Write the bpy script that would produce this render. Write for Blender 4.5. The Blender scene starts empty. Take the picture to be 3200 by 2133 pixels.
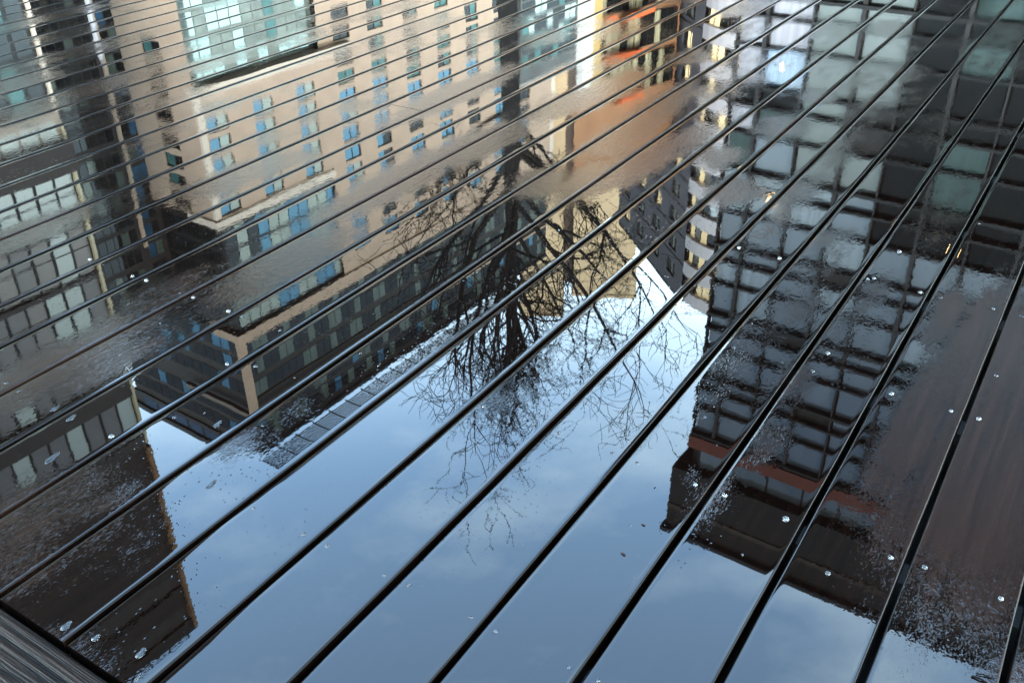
import bpy, math, random
import numpy as np
from mathutils import Vector
R = math.radians
S = bpy.context.scene
COL = S.collection

# ------------------------------------------------------------------ camera
CAM_PITCH, CAM_ROLL = 0.556367, 0.010721
F_PX, W_PX = 2988.6, 3200.0
cam = bpy.data.cameras.new('camera'); camo = bpy.data.objects.new('camera', cam); COL.objects.link(camo)
cam.sensor_width = 36.0; cam.lens = F_PX / W_PX * 36.0
cam.clip_start = 0.05; cam.clip_end = 3000
camo.location = (0, 0, 1.0)
_cp, _sp = math.cos(CAM_PITCH), math.sin(CAM_PITCH)
_f = Vector((0, _cp, -_sp)); _r = Vector((1, 0, 0)); _d = _f.cross(_r)
_r2 = math.cos(CAM_ROLL) * _r + math.sin(CAM_ROLL) * _d
_d2 = -math.sin(CAM_ROLL) * _r + math.cos(CAM_ROLL) * _d
from mathutils import Matrix
M = Matrix.Identity(4)
for i in range(3):
    M[i][0] = _r2[i]; M[i][1] = -_d2[i]; M[i][2] = -_f[i]
M[2][3] = 1.0
camo.matrix_world = M
S.camera = camo

# ------------------------------------------------------------------ light
SUN_AZ, SUN_EL = 168.0, 24.0           # azimuth clockwise from +Y, elevation
W = bpy.data.worlds.new('World'); S.world = W; W.use_nodes = True
nt = W.node_tree; nt.nodes.clear()
N = nt.nodes.new; L = nt.links.new
out = N('ShaderNodeOutputWorld'); bg = N('ShaderNodeBackground'); sky = N('ShaderNodeTexSky')
sky.sky_type = 'NISHITA'; sky.sun_disc = False
sky.sun_elevation = R(SUN_EL); sky.sun_rotation = R(SUN_AZ)
sky.air_density = 1.3; sky.dust_density = 0.7; sky.ozone_density = 2.0
tc = N('ShaderNodeTexCoord'); mp = N('ShaderNodeMapping'); mp.inputs['Scale'].default_value = (2.2, 3.6, 6.0)
mp.inputs['Rotation'].default_value = (0.2, 0.1, 0.5)
no = N('ShaderNodeTexNoise'); no.inputs['Scale'].default_value = 1.6; no.inputs['Detail'].default_value = 7; no.inputs['Roughness'].default_value = 0.55
rp = N('ShaderNodeValToRGB'); rp.color_ramp.elements[0].position = 0.46; rp.color_ramp.elements[1].position = 0.78
rp.color_ramp.elements[0].color = (0.08, 0.08, 0.08, 1); rp.color_ramp.elements[1].color = (0.38, 0.38, 0.38, 1)
mx = N('ShaderNodeMixRGB'); mx.inputs['Color2'].default_value = (7.4, 7.2, 6.7, 1)
L(tc.outputs['Generated'], mp.inputs['Vector']); L(mp.outputs[0], no.inputs['Vector']); L(no.outputs['Fac'], rp.inputs['Fac'])
sx = N('ShaderNodeSeparateXYZ'); L(tc.outputs['Generated'], sx.inputs[0])
hz_ = N('ShaderNodeMapRange'); hz_.interpolation_type = 'SMOOTHSTEP'; L(sx.outputs['Z'], hz_.inputs['Value'])
hz_.inputs['From Min'].default_value = 0.30; hz_.inputs['From Max'].default_value = 0.64; hz_.inputs['To Min'].default_value = 0.95; hz_.inputs['To Max'].default_value = 0.0
mxx = N('ShaderNodeMath'); mxx.operation = 'ADD'; mxx.use_clamp = True; L(hz_.outputs[0], mxx.inputs[0]); L(rp.outputs['Color'], mxx.inputs[1])
L(mxx.outputs[0], mx.inputs['Fac']); L(sky.outputs[0], mx.inputs['Color1']); wb = N('ShaderNodeMixRGB'); wb.blend_type = 'MULTIPLY'; wb.inputs['Fac'].default_value = 1.0; wb.inputs['Color2'].default_value = (0.90, 1.13, 1.22, 1)
L(mx.outputs[0], wb.inputs['Color1']); L(wb.outputs[0], bg.inputs['Color'])
bg.inputs['Strength'].default_value = 0.15
L(bg.outputs[0], out.inputs['Surface'])
sl = bpy.data.lights.new('sun', 'SUN'); sl.energy = 0.5; sl.angle = R(12); sl.color = (1.0, 0.80, 0.60)
so = bpy.data.objects.new('sun', sl); COL.objects.link(so)
sd = Vector((math.sin(R(SUN_AZ)) * math.cos(R(SUN_EL)), math.cos(R(SUN_AZ)) * math.cos(R(SUN_EL)), math.sin(R(SUN_EL))))
so.rotation_euler = sd.to_track_quat('Z', 'Y').to_euler(); so.location = sd * 50
S.view_settings.view_transform = 'Standard'; S.view_settings.look = 'None'; S.view_settings.gamma = 1
S.view_settings.use_curve_mapping = False
S.view_settings.exposure = 4.6
S.cycles.max_bounces = 8; S.cycles.glossy_bounces = 5; S.cycles.diffuse_bounces = 3; S.cycles.transmission_bounces = 6
S.cycles.caustics_reflective = False; S.cycles.caustics_refractive = False

# ------------------------------------------------------------------ helpers
def tag(o, label=None, cat=None, group=None, kind=None):
    for k, v in (('label', label), ('category', cat), ('group', group), ('kind', kind)):
        if v: o[k] = v
    return o

def empty(name, loc=(0, 0, 0), rz=0.0):
    o = bpy.data.objects.new(name, None); COL.objects.link(o)
    o.location = loc; o.rotation_euler = (0, 0, rz); o.empty_display_size = 0.2
    return o

class MB:
    def __init__(self): self.v = []; self.f = []; self.m = []; self.s = []
    def quad(self, a, b, c, d, m=0):
        i = len(self.v); self.v += [a, b, c, d]; self.f.append((i, i + 1, i + 2, i + 3)); self.m.append(m); self.s.append(False)
    def box(self, x0, x1, y0, y1, z0, z1, m=0):
        i = len(self.v)
        self.v += [(x0, y0, z0), (x1, y0, z0), (x1, y1, z0), (x0, y1, z0), (x0, y0, z1), (x1, y0, z1), (x1, y1, z1), (x0, y1, z1)]
        for q in ((0, 3, 2, 1), (4, 5, 6, 7), (0, 1, 5, 4), (1, 2, 6, 5), (2, 3, 7, 6), (3, 0, 4, 7)):
            self.f.append(tuple(i + k for k in q)); self.m.append(m); self.s.append(False)
        return self
    def tube(self, pts, rad, n=6, m=0):
        base = len(self.v)
        P = [Vector(p) for p in pts]
        for k, p in enumerate(P):
            t = (P[min(k + 1, len(P) - 1)] - P[max(k - 1, 0)])
            if t.length < 1e-9: t = Vector((0, 0, 1))
            t.normalize()
            a = t.cross(Vector((0.31, 0.17, 0.93)));
            if a.length < 1e-3: a = t.cross(Vector((1, 0, 0)))
            a.normalize(); b = t.cross(a)
            for j in range(n):
                an = 2 * math.pi * j / n
                q = p + (a * math.cos(an) + b * math.sin(an)) * rad[k]
                self.v.append(tuple(q))
        for k in range(len(P) - 1):
            for j in range(n):
                j2 = (j + 1) % n
                self.f.append((base + k * n + j, base + k * n + j2, base + (k + 1) * n + j2, base + (k + 1) * n + j)); self.m.append(m); self.s.append(True)
        return self
    def prism(self, poly, z0, z1, m=0, mtop=None, smooth=False):
        i = len(self.v); n = len(poly)
        self.v += [(x, y, z0) for x, y in poly] + [(x, y, z1) for x, y in poly]
        for k in range(n):
            k2 = (k + 1) % n
            self.f.append((i + k, i + k2, i + n + k2, i + n + k)); self.m.append(m); self.s.append(smooth)
        self.f.append(tuple(i + n + k for k in range(n))); self.m.append(m if mtop is None else mtop); self.s.append(False)
        self.f.append(tuple(i + n - 1 - k for k in range(n))); self.m.append(m); self.s.append(False)
        return self
    def facade(self, xs, zs, hole, depth, m=0, y=0.0, mr=None, axis='x'):
        """one connected wall sheet (xs by zs cells) with recessed openings where hole(i, j)"""
        mr = m if mr is None else mr
        T = (lambda a, d, z: (a, y + d, z)) if axis == 'x' else (lambda a, d, z: (y + d, a, z))
        base = len(self.v); nx = len(xs)
        for z in zs:
            for x in xs: self.v.append(T(x, 0, z))
        idx = lambda i, j: base + j * nx + i
        for j in range(len(zs) - 1):
            for i in range(nx - 1):
                q = (idx(i, j), idx(i + 1, j), idx(i + 1, j + 1), idx(i, j + 1))
                if not hole(i, j):
                    self.f.append(q); self.m.append(m); self.s.append(False)
                else:
                    k = len(self.v)
                    self.v += [T(xs[i], depth, zs[j]), T(xs[i + 1], depth, zs[j]), T(xs[i + 1], depth, zs[j + 1]), T(xs[i], depth, zs[j + 1])]
                    for a in range(4):
                        b = (a + 1) % 4
                        self.f.append((q[a], q[b], k + b, k + a)); self.m.append(mr); self.s.append(False)
        return self
    def mesh(self, name, mats):
        me = bpy.data.meshes.new(name); me.from_pydata(self.v, [], self.f)
        for mt in mats: me.materials.append(mt)
        me.polygons.foreach_set('material_index', self.m); me.polygons.foreach_set('use_smooth', self.s)
        me.update(); return me
    def build(self, name, mats, parent=None):
        if not isinstance(mats, (list, tuple)): mats = [mats]
        o = bpy.data.objects.new(name, self.mesh(name, mats)); COL.objects.link(o)
        if parent: o.parent = parent
        return o

def copy_to(o, parent=None, loc=None, rot=None, scale=None):
    c = o.copy(); COL.objects.link(c)
    if parent is not None: c.parent = parent
    if loc is not None: c.location = loc
    if rot is not None: c.rotation_euler = rot
    if scale is not None: c.scale = scale
    return c

_mats = {}
CITY = 1.0
def mat(name, col, rough=0.7, var=0.12, scale=0.6, metal=0.0, spec=0.3, emit=None, estr=0.0, stretch=(1, 1, 1), col2=None):
    m = bpy.data.materials.new(name); m.use_nodes = True; t = m.node_tree; b = t.nodes['Principled BSDF']
    c = t.nodes.new('ShaderNodeTexCoord'); g = t.nodes.new('ShaderNodeMapping'); g.inputs['Scale'].default_value = stretch
    n = t.nodes.new('ShaderNodeTexNoise'); n.inputs['Scale'].default_value = scale; n.inputs['Detail'].default_value = 5
    r = t.nodes.new('ShaderNodeValToRGB')
    col = tuple(v * CITY for v in col)
    lo = tuple(max(0, x * (1 - var)) for x in col) if col2 is None else col2
    hi = tuple(min(1, x * (1 + var)) for x in col) if col2 is None else col
    r.color_ramp.elements[0].position = 0.3; r.color_ramp.elements[1].position = 0.7
    r.color_ramp.elements[0].color = (*lo, 1); r.color_ramp.elements[1].color = (*hi, 1)
    t.links.new(c.outputs['Object'], g.inputs[0]); t.links.new(g.outputs[0], n.inputs['Vector'])
    t.links.new(n.outputs['Fac'], r.inputs['Fac']); t.links.new(r.outputs['Color'], b.inputs['Base Color'])
    b.inputs['Roughness'].default_value = rough; b.inputs['Metallic'].default_value = metal
    b.inputs['Specular IOR Level'].default_value = spec
    if emit: b.inputs['Emission Color'].default_value = (*emit, 1); b.inputs['Emission Strength'].default_value = estr
    return m

def glass(name, col, refl=0.5, tint=(0.8, 0.9, 1.0), rough=0.03, var=0.3, scale=0.35, stretch=(1, 1, 1)):
    """window glazing: what stands behind the pane seen dimly, with the sky mirrored over it"""
    m = bpy.data.materials.new(name); m.use_nodes = True; t = m.node_tree; t.nodes.clear()
    col = tuple(v * CITY for v in col); refl = refl * 0.75
    o = t.nodes.new('ShaderNodeOutputMaterial'); d = t.nodes.new('ShaderNodeBsdfDiffuse'); g = t.nodes.new('ShaderNodeBsdfGlossy')
    x = t.nodes.new('ShaderNodeMixShader'); x.inputs[0].default_value = refl
    g.inputs['Color'].default_value = (*tint, 1); g.inputs['Roughness'].default_value = rough
    c = t.nodes.new('ShaderNodeTexCoord'); mpn = t.nodes.new('ShaderNodeMapping'); mpn.inputs['Scale'].default_value = stretch
    n = t.nodes.new('ShaderNodeTexNoise'); n.inputs['Scale'].default_value = scale; n.inputs['Detail'].default_value = 3
    r = t.nodes.new('ShaderNodeValToRGB'); r.color_ramp.elements[0].position = 0.35; r.color_ramp.elements[1].position = 0.65
    r.color_ramp.elements[0].color = (*[v * (1 - var) for v in col], 1); r.color_ramp.elements[1].color = (*[v * (1 + var) for v in col], 1)
    t.links.new(c.outputs['Object'], mpn.inputs[0]); t.links.new(mpn.outputs[0], n.inputs['Vector']); t.links.new(n.outputs['Fac'], r.inputs['Fac'])
    t.links.new(r.outputs['Color'], d.inputs['Color'])
    t.links.new(d.outputs[0], x.inputs[1]); t.links.new(g.outputs[0], x.inputs[2]); t.links.new(x.outputs[0], o.inputs['Surface'])
    return m

def lin(r, g, b):
    f = lambda c: (c / 255 / 12.92) if c / 255 <= 0.04045 else ((c / 255 + 0.055) / 1.055) ** 2.4
    return (f(r), f(g), f(b))

ZG = -0.45                               # level of the square the deck stands on
def pol(az, d): return (d * math.sin(R(az)), d * math.cos(R(az)))

# ------------------------------------------------------------------ deck geometry
PHI = 0.996473561                        # direction of the boards, from +X
PITCH, D0, B0, GAP = 0.150614514, 1.12076836, 0.39939863, 0.0090
CP, SP = math.cos(PHI), math.sin(PHI)
def deck_xy(u, v): return (u * CP - v * SP, u * SP + v * CP)

def camray(px, py):
    r = [(px - 1600) / F_PX * _r2[i] + (py - 1066.5) / F_PX * _d2[i] + _f[i] for i in range(3)]
    t = -1.0 / r[2]; x, y = r[0] * t, r[1] * t
    return x * CP + y * SP, -x * SP + y * CP          # deck coordinates u, v

# where the water film has broken and the open wood shows (deck coordinates u, v, half length, half width, strength)
DRY_SPOTS = [
 (60,1760,.10,.09,.7),(330,1700,.08,.09,.5),(150,2010,.04,.09,.6),(300,2090,.04,.05,.55),(120,1600,.13,.09,.8),(330,1560,.07,.07,.5),
 (200,1130,.28,.085,1.0),(560,900,.14,.08,.75),(880,830,.26,.085,1.0),(350,1110,.16,.085,.8),(740,1400,.07,.04,.7),(930,1270,.06,.035,.5),
 (720,560,.2,.085,.8),(900,500,.12,.07,.7),(1250,560,.34,.085,1.05),(1500,450,.25,.085,1.0),(1430,290,.42,.085,1.0),(1750,330,.22,.08,.9),
 (1900,280,.3,.085,1.0),(1950,420,.26,.085,1.0),(2060,330,.28,.085,1.0),(2000,500,.26,.085,1.0),(1850,560,.2,.085,.9),(2160,430,.16,.07,.85),
 (1690,575,.13,.085,.9),(2300,600,.12,.08,.75),(2250,490,.12,.08,.75),(2450,400,.13,.08,.95),(2560,300,.10,.07,.8),(2780,90,.16,.085,.95),(2850,230,.14,.07,.8),
 (1570,1240,.05,.035,.4),(850,430,.10,.08,.6),(560,400,.06,.07,.7),(700,330,.12,.08,.6),
 (3080,1500,.35,.13,1.1),(3120,1150,.4,.13,1.1),(3060,1850,.10,.06,.9),(2880,1300,.32,.052,1.0),(2790,1650,.12,.03,.9),(2950,1000,.2,.04,.8),
 (2230,1560,.07,.028,.7),(2400,1380,.08,.035,.6),(2480,1180,.12,.04,.55),(2520,960,.12,.05,.55),(2600,760,.12,.06,.55),(2480,600,.12,.07,.6),
 (2160,1500,.04,.02,.35),(3180,2120,.06,.06,.8),(1120,330,.14,.07,.6),(350,260,.3,.085,.8),(130,60,.5,.1,.7),(250,160,.4,.1,.6),(1250,20,.4,.085,.7),
 (650,200,.3,.085,.7),(900,120,.3,.085,.6),(1700,120,.2,.085,.7),(2150,180,.15,.08,.7),(1050,700,.1,.05,.5),(100,720,.25,.08,.8),(2350,1050,.3,.06,.36),(2550,850,.3,.06,.40),(2700,950,.25,.06,.42),(2430,700,.25,.06,.42),(2700,350,.3,.07,.5),(2600,500,.3,.07,.5),(2900,400,.4,.07,.42),(2350,250,.3,.07,.45),(2950,650,.3,.07,.4),
]
SPOTS = np.array([(*camray(a, b), c, d, e) for a, b, c, d, e in DRY_SPOTS])

def wet_board_material():
    m = bpy.data.materials.new('wet_dark_timber'); m.use_nodes = True; t = m.node_tree; b = t.nodes['Principled BSDF']
    n_ = t.nodes.new; l = t.links.new
    def math_(op, a, c=None, clamp=False):
        k = n_('ShaderNodeMath'); k.operation = op; k.use_clamp = clamp
        for i, s in enumerate((a, c)):
            if s is None: continue
            if isinstance(s, (int, float)): k.inputs[i].default_value = s
            else: l(s, k.inputs[i])
        return k.outputs[0]
    tc = n_('ShaderNodeTexCoord'); oi = n_('ShaderNodeObjectInfo')
    off = n_('ShaderNodeCombineXYZ'); l(math_('MULTIPLY', oi.outputs['Random'], 37.0), off.inputs[0]); l(math_('MULTIPLY', oi.outputs['Random'], 91.0), off.inputs[2])
    ad = n_('ShaderNodeVectorMath'); ad.operation = 'ADD'; l(tc.outputs['Object'], ad.inputs[0]); l(off.outputs[0], ad.inputs[1])
    P = ad.outputs[0]
    def noise(scale, stretch, det=3, rough=0.5):
        g = n_('ShaderNodeMapping'); g.inputs['Scale'].default_value = stretch; l(P, g.inputs[0])
        k = n_('ShaderNodeTexNoise'); k.inputs['Scale'].default_value = scale; k.inputs['Detail'].default_value = det; k.inputs['Roughness'].default_value = rough
        l(g.outputs[0], k.inputs['Vector']); return k.outputs['Fac']
    at = n_('ShaderNodeAttribute'); at.attribute_name = 'dry'
    fine = noise(380, (0.40, 1, 1), 3, 0.7)
    mid = noise(22, (0.5, 1, 1), 3)
    e = math_('ADD', math_('MULTIPLY', math_('SUBTRACT', fine, 0.5), 1.9), math_('MULTIPLY', math_('SUBTRACT', mid, 0.5), 1.0))
    dry = math_('MULTIPLY', math_('SUBTRACT', math_('ADD', at.outputs['Fac'], e), 0.46), 3.6, True)
    # roughness
    rr = n_('ShaderNodeMapRange'); l(dry, rr.inputs['Value']); rr.inputs['To Min'].default_value = 0.012; rr.inputs['To Max'].default_value = 0.10
    l(rr.outputs[0], b.inputs['Roughness'])
    # colour
    grain = noise(75, (0.035, 1, 1), 6, 0.7)
    cr = n_('ShaderNodeValToRGB'); cr.color_ramp.elements[0].position = 0.3; cr.color_ramp.elements[1].position = 0.72
    cr.color_ramp.elements[0].color = (0.0002, 0.00014, 0.00012, 1); cr.color_ramp.elements[1].color = (0.0011, 0.0005, 0.00035, 1)
    l(grain, cr.inputs['Fac'])
    cr2 = n_('ShaderNodeValToRGB'); cr2.color_ramp.elements[0].position = 0.3; cr2.color_ramp.elements[1].position = 0.7
    cr2.color_ramp.elements[0].color = (0.0012, 0.0006, 0.0004, 1); cr2.color_ramp.elements[1].color = (0.0052, 0.0025, 0.0016, 1)
    l(grain, cr2.inputs['Fac'])
    mxc = n_('ShaderNodeMixRGB'); l(dry, mxc.inputs['Fac']); l(cr.outputs[0], mxc.inputs['Color1']); l(cr2.outputs[0], mxc.inputs['Color2']); l(mxc.outputs[0], b.inputs['Base Color'])
    b.inputs['IOR'].default_value = 1.36
    ae = n_('ShaderNodeAttribute'); ae.attribute_name = 'edge'
    sp = math_('MULTIPLY', math_('SUBTRACT', 0.5, math_('MULTIPLY', dry, 0.06)), math_('SUBTRACT', 1.0, math_('MULTIPLY', ae.outputs['Fac'], 0.8)))
    l(sp, b.inputs['Specular IOR Level'])
    l(math_('ADD', rr.outputs[0], math_('MULTIPLY', ae.outputs['Fac'], 0.3)), b.inputs['Roughness'])
    # relief: slow swell of the film, beads and pits, open grain
    swell = noise(9, (0.35, 1, 1), 1)
    rough_h = noise(430, (0.3, 1, 1), 2, 0.6); grit = noise(850, (0.6, 1, 1), 1, 0.5)
    streak = noise(240, (0.06, 1, 1), 2, 0.6)
    g = n_('ShaderNodeMapping'); g.inputs['Scale'].default_value = (0.8, 1, 1); l(P, g.inputs[0])
    vo = n_('ShaderNodeTexVoronoi'); vo.inputs['Scale'].default_value = 120; l(g.outputs[0], vo.inputs['Vector'])
    vs = n_('ShaderNodeSeparateColor'); l(vo.outputs['Color'], vs.inputs[0])
    patch = math_('MULTIPLY', math_('SUBTRACT', noise(6, (0.4, 1, 1), 2), 0.47), 5.0, True)
    keep = math_('MULTIPLY', math_('LESS_THAN', vs.outputs[0], 0.5), patch)
    pit = math_('MULTIPLY', math_('SUBTRACT', 1.0, math_('MULTIPLY', vo.outputs['Distance'], 4.5), True), keep)
    h = math_('MULTIPLY', swell, 0.00010)
    h = math_('ADD', h, math_('MULTIPLY', pit, 0.00013))
    peel = noise(95, (0.6, 1, 1), 2, 0.55)
    hr = math_('ADD', math_('MULTIPLY', math_('SUBTRACT', rough_h, 0.5), 0.00013), math_('MULTIPLY', math_('SUBTRACT', streak, 0.5), 0.00016))
    hr = math_('ADD', hr, math_('MULTIPLY', math_('SUBTRACT', grit, 0.5), 0.00007))
    hr = math_('ADD', hr, math_('MULTIPLY', math_('SUBTRACT', peel, 0.5), 0.00030))
    hr = math_('ADD', math_('MULTIPLY', hr, dry), math_('MULTIPLY', dry, -0.000012))
    hp = math_('MULTIPLY', math_('MULTIPLY', math_('SUBTRACT', peel, 0.5), 0.00017), math_('ADD', at.outputs['Fac'], math_('MULTIPLY', patch, 0.12)))
    h = math_('ADD', h, math_('ADD', hr, hp))
    bp = n_('ShaderNodeBump'); bp.inputs['Strength'].default_value = 1.0; bp.inputs['Distance'].default_value = 1.0
    l(h, bp.inputs['Height']); l(bp.outputs[0], b.inputs['Normal'])
    return m

def edge_board_material():
    m = bpy.data.materials.new('worn_ridged_timber'); m.use_nodes = True; t = m.node_tree; b = t.nodes['Principled BSDF']
    n_ = t.nodes.new; l = t.links.new
    tc = n_('ShaderNodeTexCoord')
    def noise(scale, st, det=4, rough=0.6):
        g = n_('ShaderNodeMapping'); g.inputs['Scale'].default_value = st; l(tc.outputs['Object'], g.inputs[0])
        k = n_('ShaderNodeTexNoise'); k.inputs['Scale'].default_value = scale; k.inputs['Detail'].default_value = det; k.inputs['Roughness'].default_value = rough
        l(g.outputs[0], k.inputs['Vector']); return k.outputs['Fac']
    grain = noise(105, (1, 0.03, 1), 3, 0.55); fine = noise(420, (1, 0.4, 1), 3)
    cr = n_('ShaderNodeValToRGB'); cr.color_ramp.elements[0].position = 0.42; cr.color_ramp.elements[1].position = 0.6
    cr.color_ramp.elements[0].color = (0.0004, 0.0003, 0.0003, 1); cr.color_ramp.elements[1].color = (0.0042, 0.0025, 0.0019, 1)
    l(grain, cr.inputs['Fac']); l(cr.outputs[0], b.inputs['Base Color'])
    b.inputs['Roughness'].default_value = 0.42; b.inputs['IOR'].default_value = 1.15
    a = n_('ShaderNodeMath'); a.operation = 'MULTIPLY'; a.inputs[1].default_value = 0.010; l(grain, a.inputs[0])
    c = n_('ShaderNodeMath'); c.operation = 'MULTIPLY'; c.inputs[1].default_value = 0.0007; l(fine, c.inputs[0])
    d = n_('ShaderNodeMath'); d.operation = 'ADD'; l(a.outputs[0], d.inputs[0]); l(c.outputs[0], d.inputs[1])
    bp = n_('ShaderNodeBump'); bp.inputs['Distance'].default_value = 1.0; l(d.outputs[0], bp.inputs['Height']); l(bp.outputs[0], b.inputs['Normal'])
    return m

def profile(half, rim=0.009, arris=0.0022, smax=R(6), th=0.026):
    """(v, z, smooth) across one board: flat film, rim sinking towards the edge, rounded arris, side"""
    P = []
    flat = half - arris - rim
    inner = [-flat + 2 * flat * k / 8 for k in range(9)]
    rimp = []
    n = 7; z = 0; pz = 0
    for k in range(1, n + 1):
        s = k / n
        z = -smax * rim * s ** 3.4 / 3.4
        rimp.append((flat + rim * s, z))
    a0 = smax; zc = rimp[-1][1]; v0 = rimp[-1][0]
    arc = []
    for k in range(1, 6):
        a = a0 + (math.pi / 2 - a0) * k / 5
        arc.append((v0 + arris * (math.sin(a) - math.sin(a0)) / (1 - math.sin(a0)), zc - arris * (math.cos(a0) - math.cos(a)) ))
    side = [(half, -th)]
    right = rimp + arc + side
    return [(-v, z) for v, z in reversed(right)] + [(v, 0.0) for v in inner] + right

def make_board(u0, u1, vc, mt, parent, rng):
    half = (PITCH - GAP) / 2 + rng.uniform(-0.0008, 0.0006)
    bow = rng.uniform(-0.0012, 0.0012); bph = rng.random() * 6.28
    pr = profile(half)
    npr = len(pr); step = 0.02
    nu = max(2, int((u1 - u0) / step))
    us = np.linspace(u0, u1, nu + 1)
    uc = (u0 + u1) / 2
    vv = np.array([p[0] for p in pr]); zz = np.array([p[1] for p in pr])
    V = np.zeros((nu + 1, npr, 3)); V[:, :, 0] = (us - uc)[:, None]; V[:, :, 1] = vv[None, :]; V[:, :, 2] = zz[None, :]
    V[:, :, 1] += (bow * np.sin(us * 1.7 + bph) + 0.00025 * np.sin(us * 23 + bph))[:, None]
    verts = V.reshape(-1, 3)
    # dryness
    UU = us[:, None]; VV = vc + vv[None, :]
    dry = np.full((nu + 1, npr), 0.0)
    for (su, sv, lu, lv, st) in SPOTS:
        q = ((UU - su) / lu) ** 2 + ((VV - sv) / lv) ** 2
        dry = np.maximum(dry, st * np.exp(-0.9 * q ** 1.3) )
    ph = rng.random(6) * 6.28
    lf = 0.16 * np.sin(us * 2.1 + ph[0]) + 0.14 * np.sin(us * 4.7 + ph[1]) + 0.10 * np.sin(us * 9.3 + ph[2])
    far = np.clip((np.hypot(us, vc) - 1.9) / 2.2, 0, 1)
    dry = np.maximum(dry, np.clip(lf[:, None] * far[:, None] * 1.7 + 0.17 * far[:, None], 0, 0.7))
    faces = []
    for i in range(nu):
        a = i * npr
        for j in range(npr - 1):
            faces.append((a + j, a + npr + j, a + npr + j + 1, a + j + 1))
    # end caps and underside get vertices of their own so the film stays flat right up to the saw cut
    verts = verts.tolist(); nb = len(verts); dl = dry.reshape(-1).tolist()
    for row in (0, nu):
        for j in range(npr): verts.append(verts[row * npr + j]); dl.append(0.3)
    faces.append(tuple(nb + j for j in range(npr))); faces.append(tuple(nb + npr + j for j in reversed(range(npr))))
    k4 = len(verts)
    for j in (0, npr - 1, nu * npr + npr - 1, nu * npr): verts.append(verts[j]); dl.append(0.0)
    faces.append((k4, k4 + 1, k4 + 2, k4 + 3))
    me = bpy.data.meshes.new('deck_board'); me.from_pydata(verts, [], faces)
    me.polygons.foreach_set('use_smooth', [True] * (len(faces) - 3) + [False] * 3)
    at = me.attributes.new('dry', 'FLOAT', 'POINT'); at.data.foreach_set('value', np.array(dl, dtype=np.float32))
    edge = np.zeros((nu + 1, npr)); edge[:, :6] = 1; edge[:, -6:] = 1; edge[:, 6] = .5; edge[:, -7] = .5
    el = np.concatenate([edge.reshape(-1), np.ones(len(verts) - nb)])
    ae = me.attributes.new('edge', 'FLOAT', 'POINT'); ae.data.foreach_set('value', el.astype(np.float32))
    me.materials.append(mt); me.update()
    o = bpy.data.objects.new('deck_board', me); COL.objects.link(o); o.parent = parent
    o.location = (uc, vc, rng.normal(0, 0.0001)); o.rotation_euler = (rng.normal(0, 0.0012), 0, 0)
    return o

def build_deck():
    root = empty('timber_deck', (0, 0, 0), PHI)
    tag(root, 'dark wet timber deck of long parallel boards mirroring the city and sky', 'deck')
    mt = wet_board_material(); me = edge_board_material()
    dark = mat('black_framing', (0.0012, 0.001, 0.0008), 0.8, 0.3, 8)
    rng = np.random.default_rng(4)
    joints = {-5: 2.387, -11: 3.215, -6: 1.562, 2: 4.45, -15: 3.62, -18: 2.80}
    for k in range(-25, 12):
        vc = D0 - (k - 0.5) * PITCH
        s0 = B0 + GAP / 2
        if k in joints:
            j = joints[k]
            make_board(s0, j - 0.0012, vc, mt, root, rng); make_board(j + 0.0012, 6.6, vc, mt, root, rng)
        else:
            make_board(s0, 6.6, vc, mt, root, rng)
    # border board across the ends
    vlo, vhi = D0 - 11 * PITCH, D0 + 25.9 * PITCH
    pr = profile(0.0725, rim=0.012, arris=0.004)
    b = MB(); uc = B0 - GAP / 2 - 0.0725
    i0 = 0
    n = len(pr); nv = 60
    for q in range(nv + 1):
        v = vlo + (vhi - vlo) * q / nv
        for (a, z) in pr: b.v.append((a, v - (vlo + vhi) / 2, z))
    for q in range(nv):
        for j in range(n - 1):
            b.f.append((q * n + j, q * n + j + 1, (q + 1) * n + j + 1, (q + 1) * n + j)); b.m.append(0); b.s.append(True)
    b.f.append(tuple(reversed(range(n)))); b.m.append(0); b.s.append(False)
    b.f.append(tuple(nv * n + j for j in range(n))); b.m.append(0); b.s.append(False)
    b.f.append((0, nv * n, nv * n + n - 1, n - 1)); b.m.append(0); b.s.append(False)
    eb = b.build('border_board', me, root); eb.location = (uc, (vlo + vhi) / 2, 0.001)
    eb['label'] = 'ridged brown border board laid across the board ends'
    # joists and fascia
    for q in range(16):
        u = 0.735 - 0.413 + 0.413 * q
        if q == 0: u = B0 + 0.06
        jb = MB().box(-0.022, 0.022, vlo + 0.02, vhi - 0.02, -0.125, -0.027); o = jb.build('joist', dark, root); o.location = (u, 0, 0)
    for (a, c2, v0, v1) in ((B0 - 0.152, B0 - 0.172, vlo, vhi),):
        MB().box(c2, a, v0, v1, ZG, -0.03).build('fascia', dark, root)
    fb = MB().box(B0, 6.6, vlo - 0.02, vlo, ZG, -0.03); fb.build('fascia', dark, root)
    # under the boards: an added dark block standing for the shade in the gaps
    MB().box(B0 - 0.14, 6.6, vlo, vhi, ZG + 0.004, -0.13).build('gap_dark_fill', dark, root)
    return root

# ------------------------------------------------------------------ ground
def build_ground():
    g = MB(); g.quad((-900, -900, ZG), (900, -900, ZG), (900, 900, ZG), (-900, 900, ZG))
    o = g.build('plaza_pavement', mat('grey_paving', (0.035, 0.033, 0.032), 0.8, 0.2, 0.4)); tag(o, kind='structure')
build_ground()
deck = build_deck()

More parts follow.
